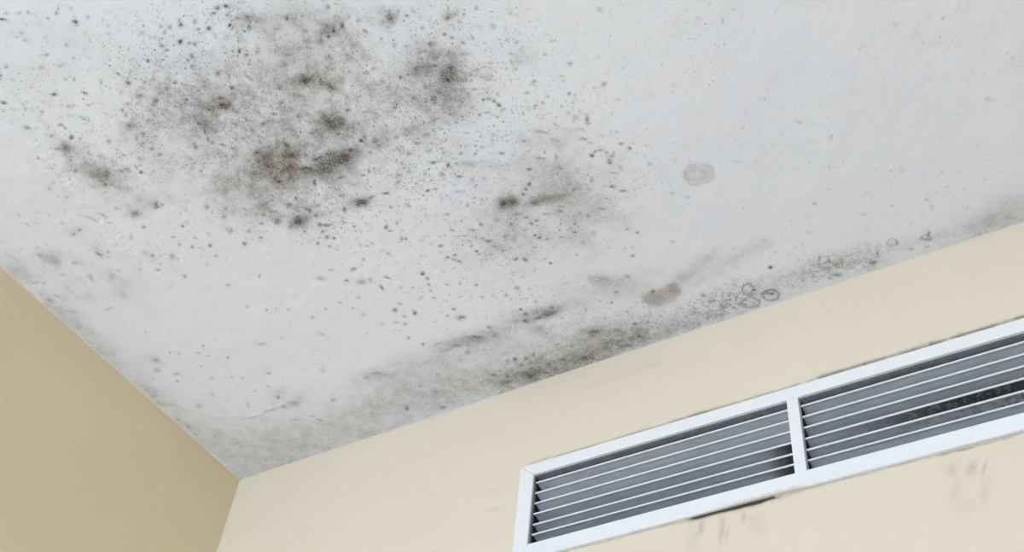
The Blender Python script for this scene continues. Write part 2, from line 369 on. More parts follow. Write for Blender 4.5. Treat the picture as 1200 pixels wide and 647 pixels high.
crop(180, 0, [(425, 38, 26, 15, .75), (370, 45, 30, 14, .7), (348, 77, 26, 11, .65, -10), (432, 88, 18, 14, .65), (545, 105, 32, 22, .6), (490, 105, 26, 16, .5), (445, 147, 15, 14, .75), (555, 160, 18, 16, .6), (600, 128, 18, 10, .5), (460, 118, 20, 10, .5), (322, 165, 20, 18, .75), (240, 125, 16, 16, .55), (262, 170, 14, 12, .5),
              (155, 245, 20, 22, .85), (160, 145, 20, 18, .6), (150, 118, 12, 16, .45), (207, 255, 14, 14, .65), (240, 258, 16, 16, .6), (48, 262, 16, 14, .55), (78, 290, 20, 14, .5), (65, 190, 12, 10, .4), (500, 296, 14, 18, .85), (543, 322, 16, 12, .65), (605, 305, 16, 20, .5, 20), (220, 325, 14, 18, .5), (225, 388, 16, 22, .5), (265, 440, 12, 10, .45),
              (375, 430, 28, 30, .5), (125, 478, 16, 14, .6), (78, 515, 20, 22, .5), (455, 515, 24, 18, .9, 20), (390, 575, 40, 22, .6), (400, 610, 30, 22, .8), (555, 455, 40, 14, .45, 40), (760, 375, 40, 26, .4), (885, 465, 42, 36, .75), (775, 105, 18, 24, .65), (885, 185, 18, 14, .45), (730, 515, 30, 18, .45), (745, 600, 26, 12, .6), (865, 95, 10, 10, .5), (190, 580, 22, 12, .6), (180, 495, 30, 8, .5, 15), (975, 230, 20, 50, .35), (725, 165, 30, 26, .3)])
crop(180, 120, [(265, 125, 28, 14, .75, 30), (300, 170, 14, 40, .6, -15), (315, 212, 14, 18, .7), (342, 232, 14, 10, .6), (240, 80, 16, 14, .5), (400, 245, 34, 10, .55, 25), (465, 268, 24, 9, .65, 20), (410, 25, 44, 20, .75, 15), (460, 45, 20, 12, .6), (480, 215, 12, 20, .45), (480, 135, 10, 26, .4), (640, 125, 36, 18, .5, -30), (575, 165, 24, 16, .4), (705, 68, 20, 12, .6), (845, 85, 12, 16, .55),
                (600, 290, 20, 18, .75), (615, 345, 16, 18, .55), (665, 345, 16, 20, .5), (770, 245, 50, 10, .55, 50), (800, 310, 40, 30, .7), (760, 400, 60, 34, .55, -30), (735, 455, 26, 16, .75, 20), (690, 410, 20, 20, .6), (800, 370, 20, 30, .55), (880, 385, 60, 14, .7, -20), (960, 325, 60, 20, .7, -20), (790, 160, 34, 8, .4), (920, 185, 26, 14, .4), (590, 415, 28, 14, .45), (490, 412, 16, 14, .35), (640, 595, 44, 26, .35), (940, 465, 14, 26, .7), (790, 600, 30, 20, .6), (900, 625, 30, 16, .6), (830, 560, 16, 20, .55), (15, 595, 20, 24, .45), (315, 615, 14, 18, .35), (420, 510, 16, 12, .3)])
crop(360, 0, [(120, 42, 16, 14, .6), (150, 180, 24, 26, .75), (125, 215, 20, 16, .8), (205, 155, 18, 26, .7), (110, 165, 24, 30, .35), (485, 105, 24, 24, .65), (440, 130, 20, 14, .3), (475, 72, 12, 10, .5), (582, 92, 18, 12, .55), (300, 122, 20, 12, .4), (668, 163, 12, 8, .8), (530, 65, 14, 16, .4), (820, 105, 30, 22, .5, -35), (865, 85, 26, 12, .3), (800, 203, 14, 12, .6), (845, 222, 12, 14, .5), (965, 220, 10, 16, .55), (907, 253, 12, 8, .7), (902, 318, 20, 10, .4), (720, 260, 32, 24, .45), (745, 345, 28, 18, .6), (635, 400, 34, 20, .55, -30), (835, 400, 50, 28, .6), (820, 470, 26, 40, .8), (740, 385, 40, 16, .5), (845, 530, 30, 26, .45), (690, 510, 20, 18, .5), (545, 450, 18, 16, .55), (510, 265, 18, 20, .4), (620, 575, 18, 14, .6), (515, 630, 14, 10, .55), (350, 425, 20, 14, .4), (435, 475, 20, 18, .4), (140, 510, 50, 14, .55, 30), (5, 470, 18, 24, .85), (70, 485, 18, 18, .45), (310, 562, 10, 10, .5), (130, 330, 10, 12, .5), (115, 395, 8, 10, .5), (235, 320, 40, 14, .35), (130, 265, 14, 10, .3), (745, 590, 16, 30, .45, 20), (975, 523, 16, 8, .5), (985, 48, 14, 14, .45)])
crop(360, 120, [(130, 120, 46, 26, .65, -20), (240, 45, 22, 10, .55), (315, 222, 22, 16, .9), (253, 278, 28, 20, 1.0), (140, 300, 70, 30, .6, -12), (70, 325, 50, 16, .6, -15), (20, 385, 30, 14, .75), (185, 185, 34, 8, .5), (30, 185, 20, 12, .5), (420, 250, 60, 20, .3, -20), (370, 290, 18, 14, .45), (315, 580, 30, 26, 1.0), (370, 555, 34, 11, .7, -25), (295, 595, 18, 14, .7), (460, 530, 26, 9, .75), (218, 625, 14, 20, .85), (487, 612, 14, 10, .55), (735, 350, 22, 12, .75), (822, 365, 16, 24, .85, 15), (770, 345, 40, 6, .4), (885, 433, 22, 8, .65), (960, 450, 14, 8, .45), (705, 513, 16, 9, .7), (745, 505, 22, 7, .55), (678, 540, 10, 10, .5), (980, 552, 9, 9, .6), (530, 465, 26, 11, .5, -30), (325, 425, 30, 8, .6), (360, 400, 10, 20, .5), (515, 30, 16, 10, .5), (520, 205, 26, 14, .45, -30), (640, 240, 28, 14, .45), (725, 240, 14, 10, .45), (690, 190, 26, 20, .35), (580, 155, 30, 16, .3), (700, 50, 40, 34, .25), (45, 470, 16, 26, .7), (190, 440, 44, 10, .5, -15), (200, 545, 20, 12, .6), (60, 605, 26, 14, .5), (935, 597, 14, 14, .4), (595, 405, 34, 20, .25), (950, 360, 50, 24, .25)])
crop(180, 240, [(850, 92, 34, 24, 1.0), (945, 62, 16, 12, .8), (840, 70, 20, 14, .6), (720, 95, 34, 26, .55), (800, 130, 20, 24, .4), (630, 108, 20, 9, .55), (530, 228, 14, 16, .8), (625, 192, 16, 10, .65), (556, 152, 20, 12, .5), (170, 125, 12, 10, .85), (330, 238, 14, 11, .75), (225, 246, 14, 12, .6), (115, 187, 14, 9, .55), (150, 232, 14, 12, .4), (310, 15, 16, 18, .5), (412, 73, 18, 14, .45), (450, 150, 20, 24, .35), (970, 115, 18, 16, .65), (985, 155, 14, 12, .55), (958, 225, 12, 12, .55), (880, 155, 12, 12, .5), (110, 300, 22, 22, .4), (140, 315, 12, 10, .4), (365, 297, 12, 10, .35), (310, 350, 12, 10, .3), (183, 417, 14, 13, .45), (617, 415, 12, 12, .4), (435, 470, 16, 9, .35), (30, 378, 16, 10, .4), (965, 430, 26, 9, .4), (545, 595, 9, 9, .4), (660, 612, 9, 10, .4), (712, 604, 9, 9, .3)])
crop(360, 240, [(52, 62, 15, 11, .8), (75, 115, 18, 14, .75), (110, 120, 40, 14, .6), (115, 188, 20, 16, .6), (158, 193, 12, 10, .8), (62, 226, 14, 12, .6), (88, 158, 14, 12, .5), (130, 242, 16, 9, .5), (275, 124, 12, 10, .5), (460, 132, 16, 16, .7), (485, 152, 18, 8, .5), (525, 108, 12, 14, .4), (574, 200, 13, 11, .8), (550, 198, 12, 20, .5), (487, 14, 15, 10, .6), (815, 53, 20, 9, .5), (845, 148, 20, 8, .5), (778, 240, 22, 11, .65, -8), (820, 305, 14, 10, .75), (862, 293, 14, 8, .75), (888, 332, 24, 9, .75, 20), (905, 180, 60, 5, .4), (970, 145, 30, 8, .4), (988, 270, 12, 10, .6), (960, 240, 14, 12, .4), (675, 403, 18, 14, .75), (700, 432, 20, 11, .6, 10), (708, 468, 13, 12, .6), (720, 503, 9, 9, .5), (615, 485, 14, 8, .4), (738, 545, 22, 8, .4), (465, 424, 30, 8, .7, 15), (435, 480, 26, 9, .55, 45), (318, 450, 40, 22, .4), (232, 440, 14, 10, .6), (270, 375, 24, 14, .45, -30), (80, 430, 40, 16, .3), (370, 440, 16, 18, .35), (470, 285, 14, 9, .45), (430, 270, 10, 9, .35), (350, 240, 14, 9, .35), (330, 320, 14, 11, .35), (140, 380, 26, 7, .35, 15), (510, 612, 20, 14, .65), (630, 632, 14, 14, .65), (190, 570, 18, 7, .4, 20), (108, 605, 12, 9, .4), (265, 603, 14, 9, .3), (540, 575, 20, 9, .35, 20), (892, 465, 12, 10, .4), (988, 468, 12, 10, .65), (855, 612, 14, 10, .5), (545, 482, 12, 8, .4), (672, 210, 12, 9, .3)])
crop(540, 180, [(255, 290, 34, 26, .7), (310, 285, 40, 34, .75), (285, 275, 16, 14, .6), (330, 350, 40, 16, .4), (430, 285, 40, 26, .55), (520, 265, 90, 20, .35, -10), (595, 240, 30, 9, .45, -10), (400, 180, 17, 13, .8), (380, 208, 13, 10, .7), (365, 238, 12, 14, .65), (400, 90, 24, 9, .65), (120, 412, 14, 10, .75), (295, 407, 14, 11, .65), (440, 387, 24, 8, .6), (410, 405, 20, 10, .6, 20), (380, 370, 24, 9, .5), (493, 353, 22, 7, .5), (435, 474, 14, 9, .7), (458, 488, 16, 10, .7, 20), (505, 496, 14, 10, .5), (575, 445, 12, 8, .5), (585, 488, 20, 6, .5), (665, 410, 14, 11, .65), (665, 460, 22, 9, .55), (640, 440, 40, 24, .25), (885, 190, 26, 11, .7), (945, 215, 24, 9, .7), (820, 320, 22, 9, .55, 25), (742, 365, 14, 14, .5), (695, 345, 14, 10, .4), (580, 335, 24, 18, .4), (585, 308, 36, 6, .5), (658, 213, 10, 9, .5), (160, 508, 34, 13, .6), (200, 540, 20, 7, .5, 15), (245, 566, 14, 8, .6), (130, 495, 18, 12, .4), (92, 568, 14, 8, .75), (65, 538, 12, 9, .5), (320, 615, 22, 12, .65, -20), (375, 620, 22, 14, .6, 25), (430, 543, 14, 8, .45), (525, 640, 14, 8, .7), (490, 612, 14, 8, .4), (65, 152, 18, 10, .4), (40, 298, 16, 12, .3), (86, 254, 8, 8, .6), (60, 440, 24, 5, .5), (575, 83, 36, 16, .3), (765, 10, 18, 12, .75), (870, 50, 16, 16, .65, 30), (880, 15, 14, 10, .45), (930, 77, 12, 8, .5), (890, 110, 30, 5, .4), (470, 25, 34, 6, .45), (970, 440, 14, 9, .4), (210, 388, 30, 14, .3), (770, 465, 22, 16, .25), (675, 592, 12, 9, .35), (710, 513, 10, 8, .4), (865, 550, 14, 8, .3)])
crop(540, 60, [(130, 285, 14, 13, .8), (160, 280, 22, 8, .75), (195, 295, 22, 9, .7, 25), (222, 315, 22, 13, .8, 35), (240, 345, 14, 14, .4), (110, 372, 18, 11, .55, -35), (155, 358, 24, 10, .5), (213, 383, 14, 7, .5), (65, 328, 14, 14, .35), (82, 226, 22, 6, .6), (90, 112, 30, 6, .4), (15, 175, 26, 16, .5), (60, 175, 14, 10, .4), (25, 135, 16, 20, .3), (120, 152, 14, 14, .3), (428, 177, 14, 16, .5, -20), (388, 243, 16, 10, .5), (435, 318, 22, 12, .5, -40), (478, 300, 13, 11, .55), (506, 265, 13, 9, .45), (632, 245, 16, 11, .55), (665, 255, 10, 8, .4), (600, 172, 14, 8, .35), (363, 363, 10, 14, .45), (835, 193, 18, 16, .45), (780, 211, 22, 5, .4), (638, 75, 18, 14, .4), (492, 20, 16, 11, .45), (292, 62, 18, 18, .3), (335, 60, 40, 26, .18), (738, 395, 13, 34, .55), (745, 420, 18, 7, .5), (668, 380, 10, 16, .4), (470, 468, 50, 10, .5, 12), (545, 515, 40, 5, .4), (370, 523, 28, 11, .35), (715, 507, 28, 10, .55), (755, 530, 20, 8, .4), (765, 603, 16, 11, .8), (785, 580, 22, 7, .6, -25), (815, 573, 26, 6, .6), (850, 585, 16, 10, .6, 40), (865, 632, 12, 14, .6), (935, 537, 24, 8, .6, -12), (985, 565, 14, 13, .7), (890, 600, 12, 24, .3, 20), (240, 595, 18, 12, .7), (85, 597, 15, 10, .6), (85, 553, 13, 9, .45), (125, 562, 13, 9, .4), (35, 478, 20, 6, .4), (455, 622, 26, 8, .6), (490, 588, 12, 12, .45), (555, 615, 12, 24, .4), (390, 583, 12, 8, .35), (170, 72, 30, 6, .35), (15, 20, 20, 14, .4), (800, 30, 14, 20, .12), (910, 468, 12, 14, .2), (915, 280, 24, 9, .2), (820, 487, 22, 5, .35), (640, 460, 80, 22, .13)])
crop(540, 340, [(520, 145, 60, 16, .6, -25), (455, 165, 60, 13, .55, -15), (375, 182, 26, 14, .6), (325, 182, 26, 16, .3), (530, 105, 22, 14, .45), (348, 115, 13, 9, .75), (378, 142, 14, 9, .6), (165, 218, 16, 12, .65), (85, 270, 60, 6, .6), (80, 295, 60, 22, .18), (200, 265, 40, 18, .3), (40, 365, 22, 16, .3), (460, 230, 34, 20, .25), (10, 160, 30, 16, .5), (265, 30, 20, 12, .4), (780, 245, 50, 18, .6), (830, 215, 40, 10, .3), (315, 404, 20, 13, .8), (275, 413, 14, 8, .5), (378, 402, 17, 13, .6), (425, 380, 12, 14, .55), (350, 440, 16, 9, .5), (412, 424, 14, 8, .5), (405, 500, 42, 30, .6), (410, 460, 20, 22, .35), (270, 540, 50, 16, .45, -15), (270, 500, 20, 26, .35), (190, 495, 18, 10, .4), (500, 482, 36, 11, .55), (560, 465, 34, 10, .5, -10), (720, 395, 36, 16, .65, -18), (595, 408, 30, 11, .45), (770, 400, 26, 12, .45), (925, 298, 50, 8, .6), (970, 325, 40, 14, .55), (815, 410, 34, 12, .4), (850, 340, 60, 14, .25, -20), (880, 72, 11, 10, .75), (905, 12, 14, 8, .65), (730, 120, 10, 20, .25), (695, 148, 20, 10, .2), (230, 600, 40, 12, .3, -15), (120, 548, 20, 12, .25), (650, 325, 24, 12, .3), (560, 320, 24, 10, .3), (470, 330, 24, 8, .2)])
crop(720, 270, [(225, 357, 22, 12, .85), (135, 12, 11, 9, .7), (105, 148, 16, 10, .5), (105, 98, 14, 9, .35), (75, 268, 24, 16, .3), (120, 545, 18, 11, .65), (193, 535, 14, 9, .5), (175, 500, 10, 8, .4), (10, 358, 18, 6, .6), (520, 380, 22, 16, .5), (910, 218, 20, 13, .75), (145, 615, 22, 12, .5), (190, 580, 18, 6, .5), (310, 585, 18, 24, .35), (20, 585, 30, 14, .35), (900, 370, 40, 10, .6), (870, 375, 20, 14, .6), (815, 350, 18, 14, .85), (345, 65, 20, 10, .2), (270, 500, 16, 8, .35), (490, 548, 14, 10, .5), (410, 560, 14, 10, .4), (630, 490, 50, 6, .5), (235, 605, 20, 8, .4), (325, 600, 10, 10, .45)])
crop(900, 220, [(15, 468, 16, 11, .75), (415, 465, 20, 8, .6), (400, 510, 44, 13, .55), (360, 530, 24, 9, .45), (615, 438, 40, 9, .6, -5), (640, 390, 10, 28, .5), (355, 430, 13, 20, .65), (300, 415, 14, 20, .45, 20), (350, 403, 16, 8, .4), (935, 275, 14, 20, .65), (915, 305, 22, 9, .6), (930, 295, 12, 10, .5), (930, 345, 26, 5, .5), (835, 360, 18, 5, .5), (20, 620, 36, 14, .6), (270, 92, 18, 9, .35), (205, 540, 14, 10, .5), (275, 550, 20, 6, .4), (150, 575, 20, 6, .4), (490, 470, 20, 8, .4), (925, 70, 20, 12, .25), (720, 105, 18, 10, .22), (560, 158, 30, 9, .18), (230, 262, 18, 9, .2)])
for t in [(388, 190, 40, 14, .80, -20), (402, 185, 16, 8, .9, -15), (318, 197, 24, 18, .55, 30), (342, 184, 16, 10, .45, -20), (522, 90, 15, 22, .62, 15), (505, 80, 22, 12, .35), (508, 66, 10, 7, .4), (350, 260, 9, 7, .95), (389, 146, 14, 11, .62), (357, 94, 11, 10, .7), (262, 122, 13, 8, .6), (386, 36, 15, 9, .5),
          (240, 146, 8, 16, .45, -25), (424, 237, 9, 6, 1.0), (598, 237, 11, 9, .75), (625, 237, 9, 6, .45), (118, 208, 16, 9, .3, 15), (457, 21, 7, 7, .6), (291, 22, 12, 6, .5), (300, 228, 30, 16, .16), (622, 441, 12, 7, .5, -15), (683, 420, 12, 5, .5, -20), (700, 389, 12, 6, .45), (648, 367, 14, 5, .5, -20), (440, 170, 24, 8, .25, -15), (440, 165, 5, 4, .8)]:
    B('dark', *t[:5], ang=(t[5] if len(t) > 5 else 0), mode='max', warped=.8)
# curled rings
for (x, y, rx, ry, am) in [(875, 339, 8, 6, .65), (879, 353, 9, 4.5, .55), (902, 347, 10, 6, .75), (1045, 284, 7, 4.5, .55), (1086, 279, 5, 4, .6), (1046, 283, 4, 3, .2)]:
    B('dark', x, y, rx, ry, am, ang=-10, ring=.20, mode='max', warped=1.0)
crop(360, 360, [(512, 18, 20, 13, .65), (628, 40, 13, 14, .65), (895, 65, 36, 20, .45), (30, 60, 14, 11, .5), (590, 177, 11, 9, .6), (675, 215, 14, 10, .6), (760, 213, 26, 8, .4, -20), (985, 178, 70, 8, .6), (870, 225, 50, 8, .4), (820, 250, 40, 12, .25, -20), (935, 262, 20, 14, .35), (400, 385, 60, 9, .35), (350, 410, 24, 12, .25), (450, 395, 40, 8, .25), (150, 543, 18, 12, .4), (580, 592, 18, 16, .5), (790, 585, 34, 14, .45), (570, 98, 16, 10, .45), (570, 55, 14, 10, .4), (540, 135, 8, 8, .3), (328, 47, 14, 10, .3), (765, 395, 18, 10, .3), (750, 495, 18, 8, .3), (660, 462, 11, 8, .35), (90, 370, 16, 20, .2), (80, 155, 34, 8, .25, 15), (855, 15, 14, 8, .5), (818, 53, 12, 8, .5), (440, 100, 18, 10, .2), (520, 90, 20, 8, .3)])
crop(40, 240, [(265, 146, 16, 12, .55), (232, 172, 20, 11, .35), (375, 285, 34, 11, .5, 35), (432, 275, 16, 11, .35), (430, 308, 22, 5, .35), (640, 130, 14, 16, .4), (690, 295, 22, 14, .4, 20), (650, 280, 14, 18, .25), (565, 190, 14, 20, .3), (725, 378, 16, 10, .4), (490, 382, 18, 7, .35), (455, 420, 20, 18, .25), (330, 425, 16, 34, .3, -35), (165, 408, 24, 9, .25), (130, 330, 50, 34, .22), (345, 85, 60, 9, .3, 30), (405, 60, 40, 12, .3, 40), (435, 100, 24, 6, .3), (240, 335, 26, 14, .25), (35, 295, 18, 18, .25), (70, 230, 26, 5, .25, 15), (590, 50, 30, 26, .45), (715, 10, 26, 20, .6), (130, 530, 30, 10, .25, 20), (90, 560, 40, 16, .3, 20), (55, 460, 22, 11, .25), (10, 455, 24, 12, .3), (530, 530, 30, 30, .18), (215, 625, 40, 12, .2), (440, 605, 50, 9, .18, -15), (480, 20, 16, 9, .35)])
crop(180, 400, [(727, 326, 12, 12, .65), (670, 190, 18, 9, .45), (820, 360, 40, 18, .35), (760, 380, 22, 14, .35), (680, 400, 60, 7, .35, -20), (590, 440, 50, 6, .3, -18), (970, 460, 30, 8, .35, 25), (830, 455, 50, 9, .25), (925, 435, 26, 6, .25), (290, 27, 10, 10, .45), (430, 96, 10, 9, .45), (320, 83, 14, 6, .35), (280, 147, 12, 6, .35), (95, 65, 8, 9, .4), (148, 72, 8, 12, .4), (260, 67, 18, 7, .3), (135, 190, 24, 9, .35), (138, 232, 16, 8, .35), (630, 15, 40, 12, .3), (15, 110, 24, 14, .35), (20, 170, 30, 18, .25), (455, 212, 14, 11, .25), (515, 215, 14, 8, .25), (340, 215, 18, 12, .22), (240, 540, 20, 8, .3, 25), (205, 500, 24, 10, .3, 40), (665, 265, 9, 12, .3), (590, 290, 16, 6, .3), (550, 370, 14, 20, .25), (265, 375, 26, 20, .22)])
# scattered specks, thrown by chance where growth is crowded
D = F.f['dens']
cell = (X > 0) & (X < 1.84) & (Y > -1.17) & (Y < 0)
jj, ii = np.nonzero(cell)
w = np.clip(D[jj, ii], 0, 1.2) ** 1.15 * (.06 + smooth(.42, .72, fbm(X[jj, ii], Y[jj, ii], 22, 77, 4)) + .7 * smooth(.5, .7, fbm(X[jj, ii], Y[jj, ii], 60, 177, 3)))
w /= w.sum()
pick = rng.choice(len(jj), 5200, p=w)
dark = F.layer('dark')
for k in pick:
    j, i = jj[k], ii[k]
    r = min(.006, .0016 * math.exp(rng.normal(0, .45)))
    el = rng.uniform(.55, 1); th = rng.normal(.55, .5)
    am = (.12 + .6 * rng.random() ** 1.6) * min(1, .55 + D[j, i])
    e = int(r * 2.5 / .002) + 1
    sl = (slice(max(j - e, 0), j + e + 1), slice(max(i - e, 0), i + e + 1))
    dx, dy = F.Xw[sl] - F.Xw[j, i], F.Yw[sl] - F.Yw[j, i]
    u = (dx * math.cos(th) + dy * math.sin(th)) / r; v = (-dx * math.sin(th) + dy * math.cos(th)) / (r * el)
    dark[sl] = np.maximum(dark[sl], am * np.exp(-1.3 * (u * u + v * v)))
# --- tan water marks
B('warm', 818, 206, 20, 13, .27, edge=.16); B('warm', 818, 206, 19, 12, .16, ring=.14); B('warm', 815, 205, 11, 6, .18, ring=.3)
B('warm', 769, 350, 15, 10, .62, edge=.3, mode='max'); B('warm', 788, 340, 10, 7, .70, edge=.3, mode='max'); B('warm', 778, 346, 14, 9, .6, ang=-25, edge=.35, mode='max')
B('dark', 768, 350, 15, 9, .42, mode='max'); B('dark', 789, 340, 9, 6, .30, mode='max'); B('brown', 775, 347, 22, 13, .6); B('dark', 765, 342, 4, 2, .8, mode='max')
B('warm', 815, 318, 34, 7, .30, ang=-38); B('warm', 755, 340, 40, 10, .18, ang=-10)
B('warm', 640, 234, 32, 8, .55, ang=-9); B('warm', 670, 225, 50, 30, .16); B('warm', 605, 255, 30, 20, .2)
B('warm', 300, 215, 50, 34, .18); B('warm', 370, 60, 50, 40, .14); B('warm', 690, 408, 60, 18, .22, ang=-20); B('warm', 1190, 250, 40, 30, .12)
mid = .45 + 1.15 * smooth(.28, .72, fbm(X, Y, 36, 61, 5))
mid = mid + (1 - mid) * .65 * smooth(-.26, -.10, Y)
haze = .88 * (1 - np.exp(-F.f['haze'] * mid * 1.15))
# greyer towards both wall joints
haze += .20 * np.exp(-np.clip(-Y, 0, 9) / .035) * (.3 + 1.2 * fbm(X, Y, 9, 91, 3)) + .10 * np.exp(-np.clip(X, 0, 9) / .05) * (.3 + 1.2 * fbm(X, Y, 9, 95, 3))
# --- relief: trowelled skim coat, lifted paint and a ridge beside the left wall
z = .0042 * (fbm(X, Y, 5, 31, 3) - .5) + .0020 * (fbm(X, Y, 26, 41, 3) - .5)
zl = F.layer('relief')
F.line('relief', [(40, 165), (75, 205), (110, 245), (150, 290), (195, 335)], 7, 0.0020)
F.line('relief', [(120, 262), (135, 285)], 4, 0.0028)
F.line('relief', [(255, 488), (300, 487), (330, 474), (345, 462), (372, 470), (400, 478)], 4, .0014)
F.line('relief', [(310, 195), (325, 212), (340, 205)], 5, 0.0024)
z = z - zl
fade = smooth(0, .03, X) * smooth(0, .03, -Y)
V = np.stack([X, Y, H + z * fade], -1).reshape(-1, 3)
me = grid_mesh('ceiling', V, len(gx), len(gy), flip=True)
color_attr(me, 'grime', haze, np.clip(F.f['dens'], 0, 1), np.clip(F.f['brown'], 0, 1))
color_attr(me, 'mark', np.clip(dark, 0, 1), np.clip(F.f['worm'], 0, 1), np.clip(F.f['warm'], 0, 1))
ceiling = obj('ceiling', me, mat_ceiling(), kind='structure', label='white painted ceiling spotted with black and brown mould')
print('ceiling', len(V))

# ================================================================== WALLS
TOP = H + .004
# the grille's opening in the back wall (x0, x1, z0, z1)
OX0, OX1 = .765, 1.7272
OZ0, OZ1 = H - .379, H - .232
hx0, hx1, hz0, hz1 = OX0 - .006, OX1 + .006, OZ0 - .006, OZ1 + .006
def cuts(a, b, step, extra): return np.unique(np.round(np.concatenate([np.arange(a, b, step), extra]), 5))
wx = cuts(0, 1.8, .003, [hx0, hx1, 2.2, 3.2, ROOM_X + .15])
wz = cuts(H - .66, H - .001, .003, [TOP, hz0, hz1, 0, .8, 1.6, 2.2])
W = Field(wx, wz, on_wall, warp=.006)
WB = W.blob
def wcrop(name, ox, oy, k, lst):
    for t in lst: WB(name, ox + t[0] / k, oy + t[1] / k, t[2] / k, t[3] / k, t[4], ang=(t[5] if len(t) > 5 else 0), mode='max')
# drips below the grille (second crop of the study: origin 780,540 scale 2.857)
wcrop('soft', 780, 540, 2.857, [(118, 225, 14, 26, .30, 8), (120, 215, 8, 10, .35), (188, 235, 12, 50, .32, 8), (205, 250, 8, 40, .2, 8), (262, 190, 10, 24, .28, 8), (300, 200, 40, 40, .13), (95, 260, 30, 60, .13, 8), (310, 230, 30, 50, .10, 8), (960, 30, 26, 30, .22, 10), (1030, 25, 16, 30, .30, 10), (1066, 25, 8, 30, .30, 10), (970, 110, 24, 60, .12, 10), (1070, 110, 20, 60, .12, 10), (1000, 150, 40, 30, .10)])
wcrop('soft', 540, 560, 4, [(140, 150, 60, 8, .14, -12), (160, 60, 50, 12, .08)])
wcrop('brown', 480, 260, 2.695, [(750, 455, 60, 10, .22, -18), (620, 500, 80, 14, .10, -18), (700, 470, 120, 30, .10, -18)])
# broken sealant and black gap under the bottom rail
ZT, ZB = H - .2075 + .0072, H - .4075 - .0010      # just above / just below the frame as it shows on the wall
def wrow(name, x0, x1, zz, r, am, seed):
    """an uneven run of dirt along the wall at height zz (metres)"""
    F_ = W.layer(name)
    wob = .0016 * (fbm(W.X, W.X * 0 + seed, 30, seed, 3) - .5) * 2
    thick = r * (.35 + 1.3 * fbm(W.X, W.X * 0 + seed, 45, seed + 5, 3))
    run = smooth(x0, x0 + .02, W.X) * smooth(x1, x1 - .02, W.X) * smooth(.30, .60, fbm(W.X, W.X * 0 + seed, 24, seed + 9, 4) + .1)
    F_[:] = np.maximum(F_, am * run * np.exp(-((W.Y - zz - wob) / thick) ** 2))
for nm, x0, x1, zz, rr_, am, sd in (('dark', 1.03, 1.215, ZB, .0034, 1.6, 3), ('dark', 1.05, 1.19, ZB + .0004, .0020, 1.6, 43), ('brown', 1.02, 1.25, ZB - .001, .006, .5, 4), ('dark', .80, 1.04, ZB, .0018, .45, 5), ('dark', 1.2, 1.43, ZB, .0018, .45, 6), ('dark', 1.40, 1.56, ZB, .0026, .9, 7),
                                   ('dark', .74, 1.30, ZT, .0016, .45, 8), ('dark', 1.28, 1.66, ZT + .0006, .0022, .75, 9), ('soft', 1.28, 1.70, ZT + .001, .005, .4, 10), ('dark', 1.05, 1.12, ZT, .0026, .7, 11), ('soft', .74, 1.3, ZT, .004, .25, 12)):
    wrow(nm, x0, x1, zz, rr_, am, sd)
wcrop('dark', 880, 360, 3.234, [(430, 217, 10, 7, .9), (620, 160, 14, 6, .7), (682, 138, 12, 6, .8), (730, 126, 12, 5, .6), (918, 70, 10, 5, .7), (340, 242, 12, 5, .4), (570, 178, 20, 6, .4)])
w_keep = ~(((wx[:-1] >= hx0 - 1e-6) & (wx[1:] <= hx1 + 1e-6))[None, :] & ((wz[:-1] >= hz0 - 1e-6) & (wz[1:] <= hz1 + 1e-6))[:, None])
wy = -.0012 * (fbm(W.X, W.Y, 6, 131, 3) - .5) * smooth(0, .03, W.X) * smooth(H, H - .03, W.Y)
near = np.maximum(np.maximum(hx0 - W.X, W.X - hx1), np.maximum(hz0 - W.Y, W.Y - hz1))
wy *= smooth(.03, .09, near)
VW = np.stack([W.X, wy, W.Y], -1).reshape(-1, 3)
me = grid_mesh('wall_back', VW, len(wx), len(wz), keep=w_keep)
zero = np.zeros_like(W.X)
color_attr(me, 'grime', W.f['soft'] * 1.4, W.f['dark'], W.f.get('brown', zero))
# reveals of the opening, joined to the wall
bm = bmesh.new(); bm.from_mesh(me)
for q in (((hx0, hz0), (hx1, hz0)), ((hx1, hz0), (hx1, hz1)), ((hx1, hz1), (hx0, hz1)), ((hx0, hz1), (hx0, hz0))):
    (a, c), (d, e) = q
    bm.faces.new([bm.verts.new(p) for p in ((a, 0, c), (a, .14, c), (d, .14, e), (d, 0, e))])
bm.to_mesh(me); bm.free()
M_wallb = mat_wall('cream_wall_paint_stained', True)
M_wall = mat_wall('cream_wall_paint_shade_tinted', False, (.79, .685, .49))  # cream deepened: side-wall shade and warm bounce put into the colour
obj('wall_back', me, M_wallb, kind='structure', label='pale cream painted wall holding the louvred grille')

# the other walls; the one behind the camera holds the window
def slab_with_hole(name, a0, a1, hole, y, thick):
    bm = bmesh.new()
    x0, x1, z0, z1 = hole
    for (xa, xb, za, zb) in ((a0, x0, 0, TOP), (x1, a1, 0, TOP), (x0, x1, 0, z0), (x0, x1, z1, TOP)):
        box_into(bm, xa, xb, y - thick, y, za, zb)
    bmesh.ops.remove_doubles(bm, verts=bm.verts, dist=1e-5)
    return bm_mesh(name, bm)
bm = bmesh.new(); box_into(bm, -.15, 0, ROOM_Y, 0, 0, TOP)
obj('wall_left', bm_mesh('wall_left', bm), M_wall, kind='structure', label='plain cream side wall left of the corner, shade mixed into its colour')
bm = bmesh.new(); box_into(bm, ROOM_X, ROOM_X + .15, ROOM_Y, 0, 0, TOP)
obj('wall_right', bm_mesh('wall_right', bm), M_wall, kind='structure', label='plain cream wall right of the viewer, deepened to warm the bounce light')
obj('wall_front', slab_with_hole('wall_front', -.15, ROOM_X + .15, WIN, ROOM_Y, .15), M_wall, kind='structure', label='cream wall with the window behind the viewer, deepened to warm the bounce light')
bm = bmesh.new(); box_into(bm, -.15, ROOM_X + .15, ROOM_Y - .15, .15, -.1, 0)
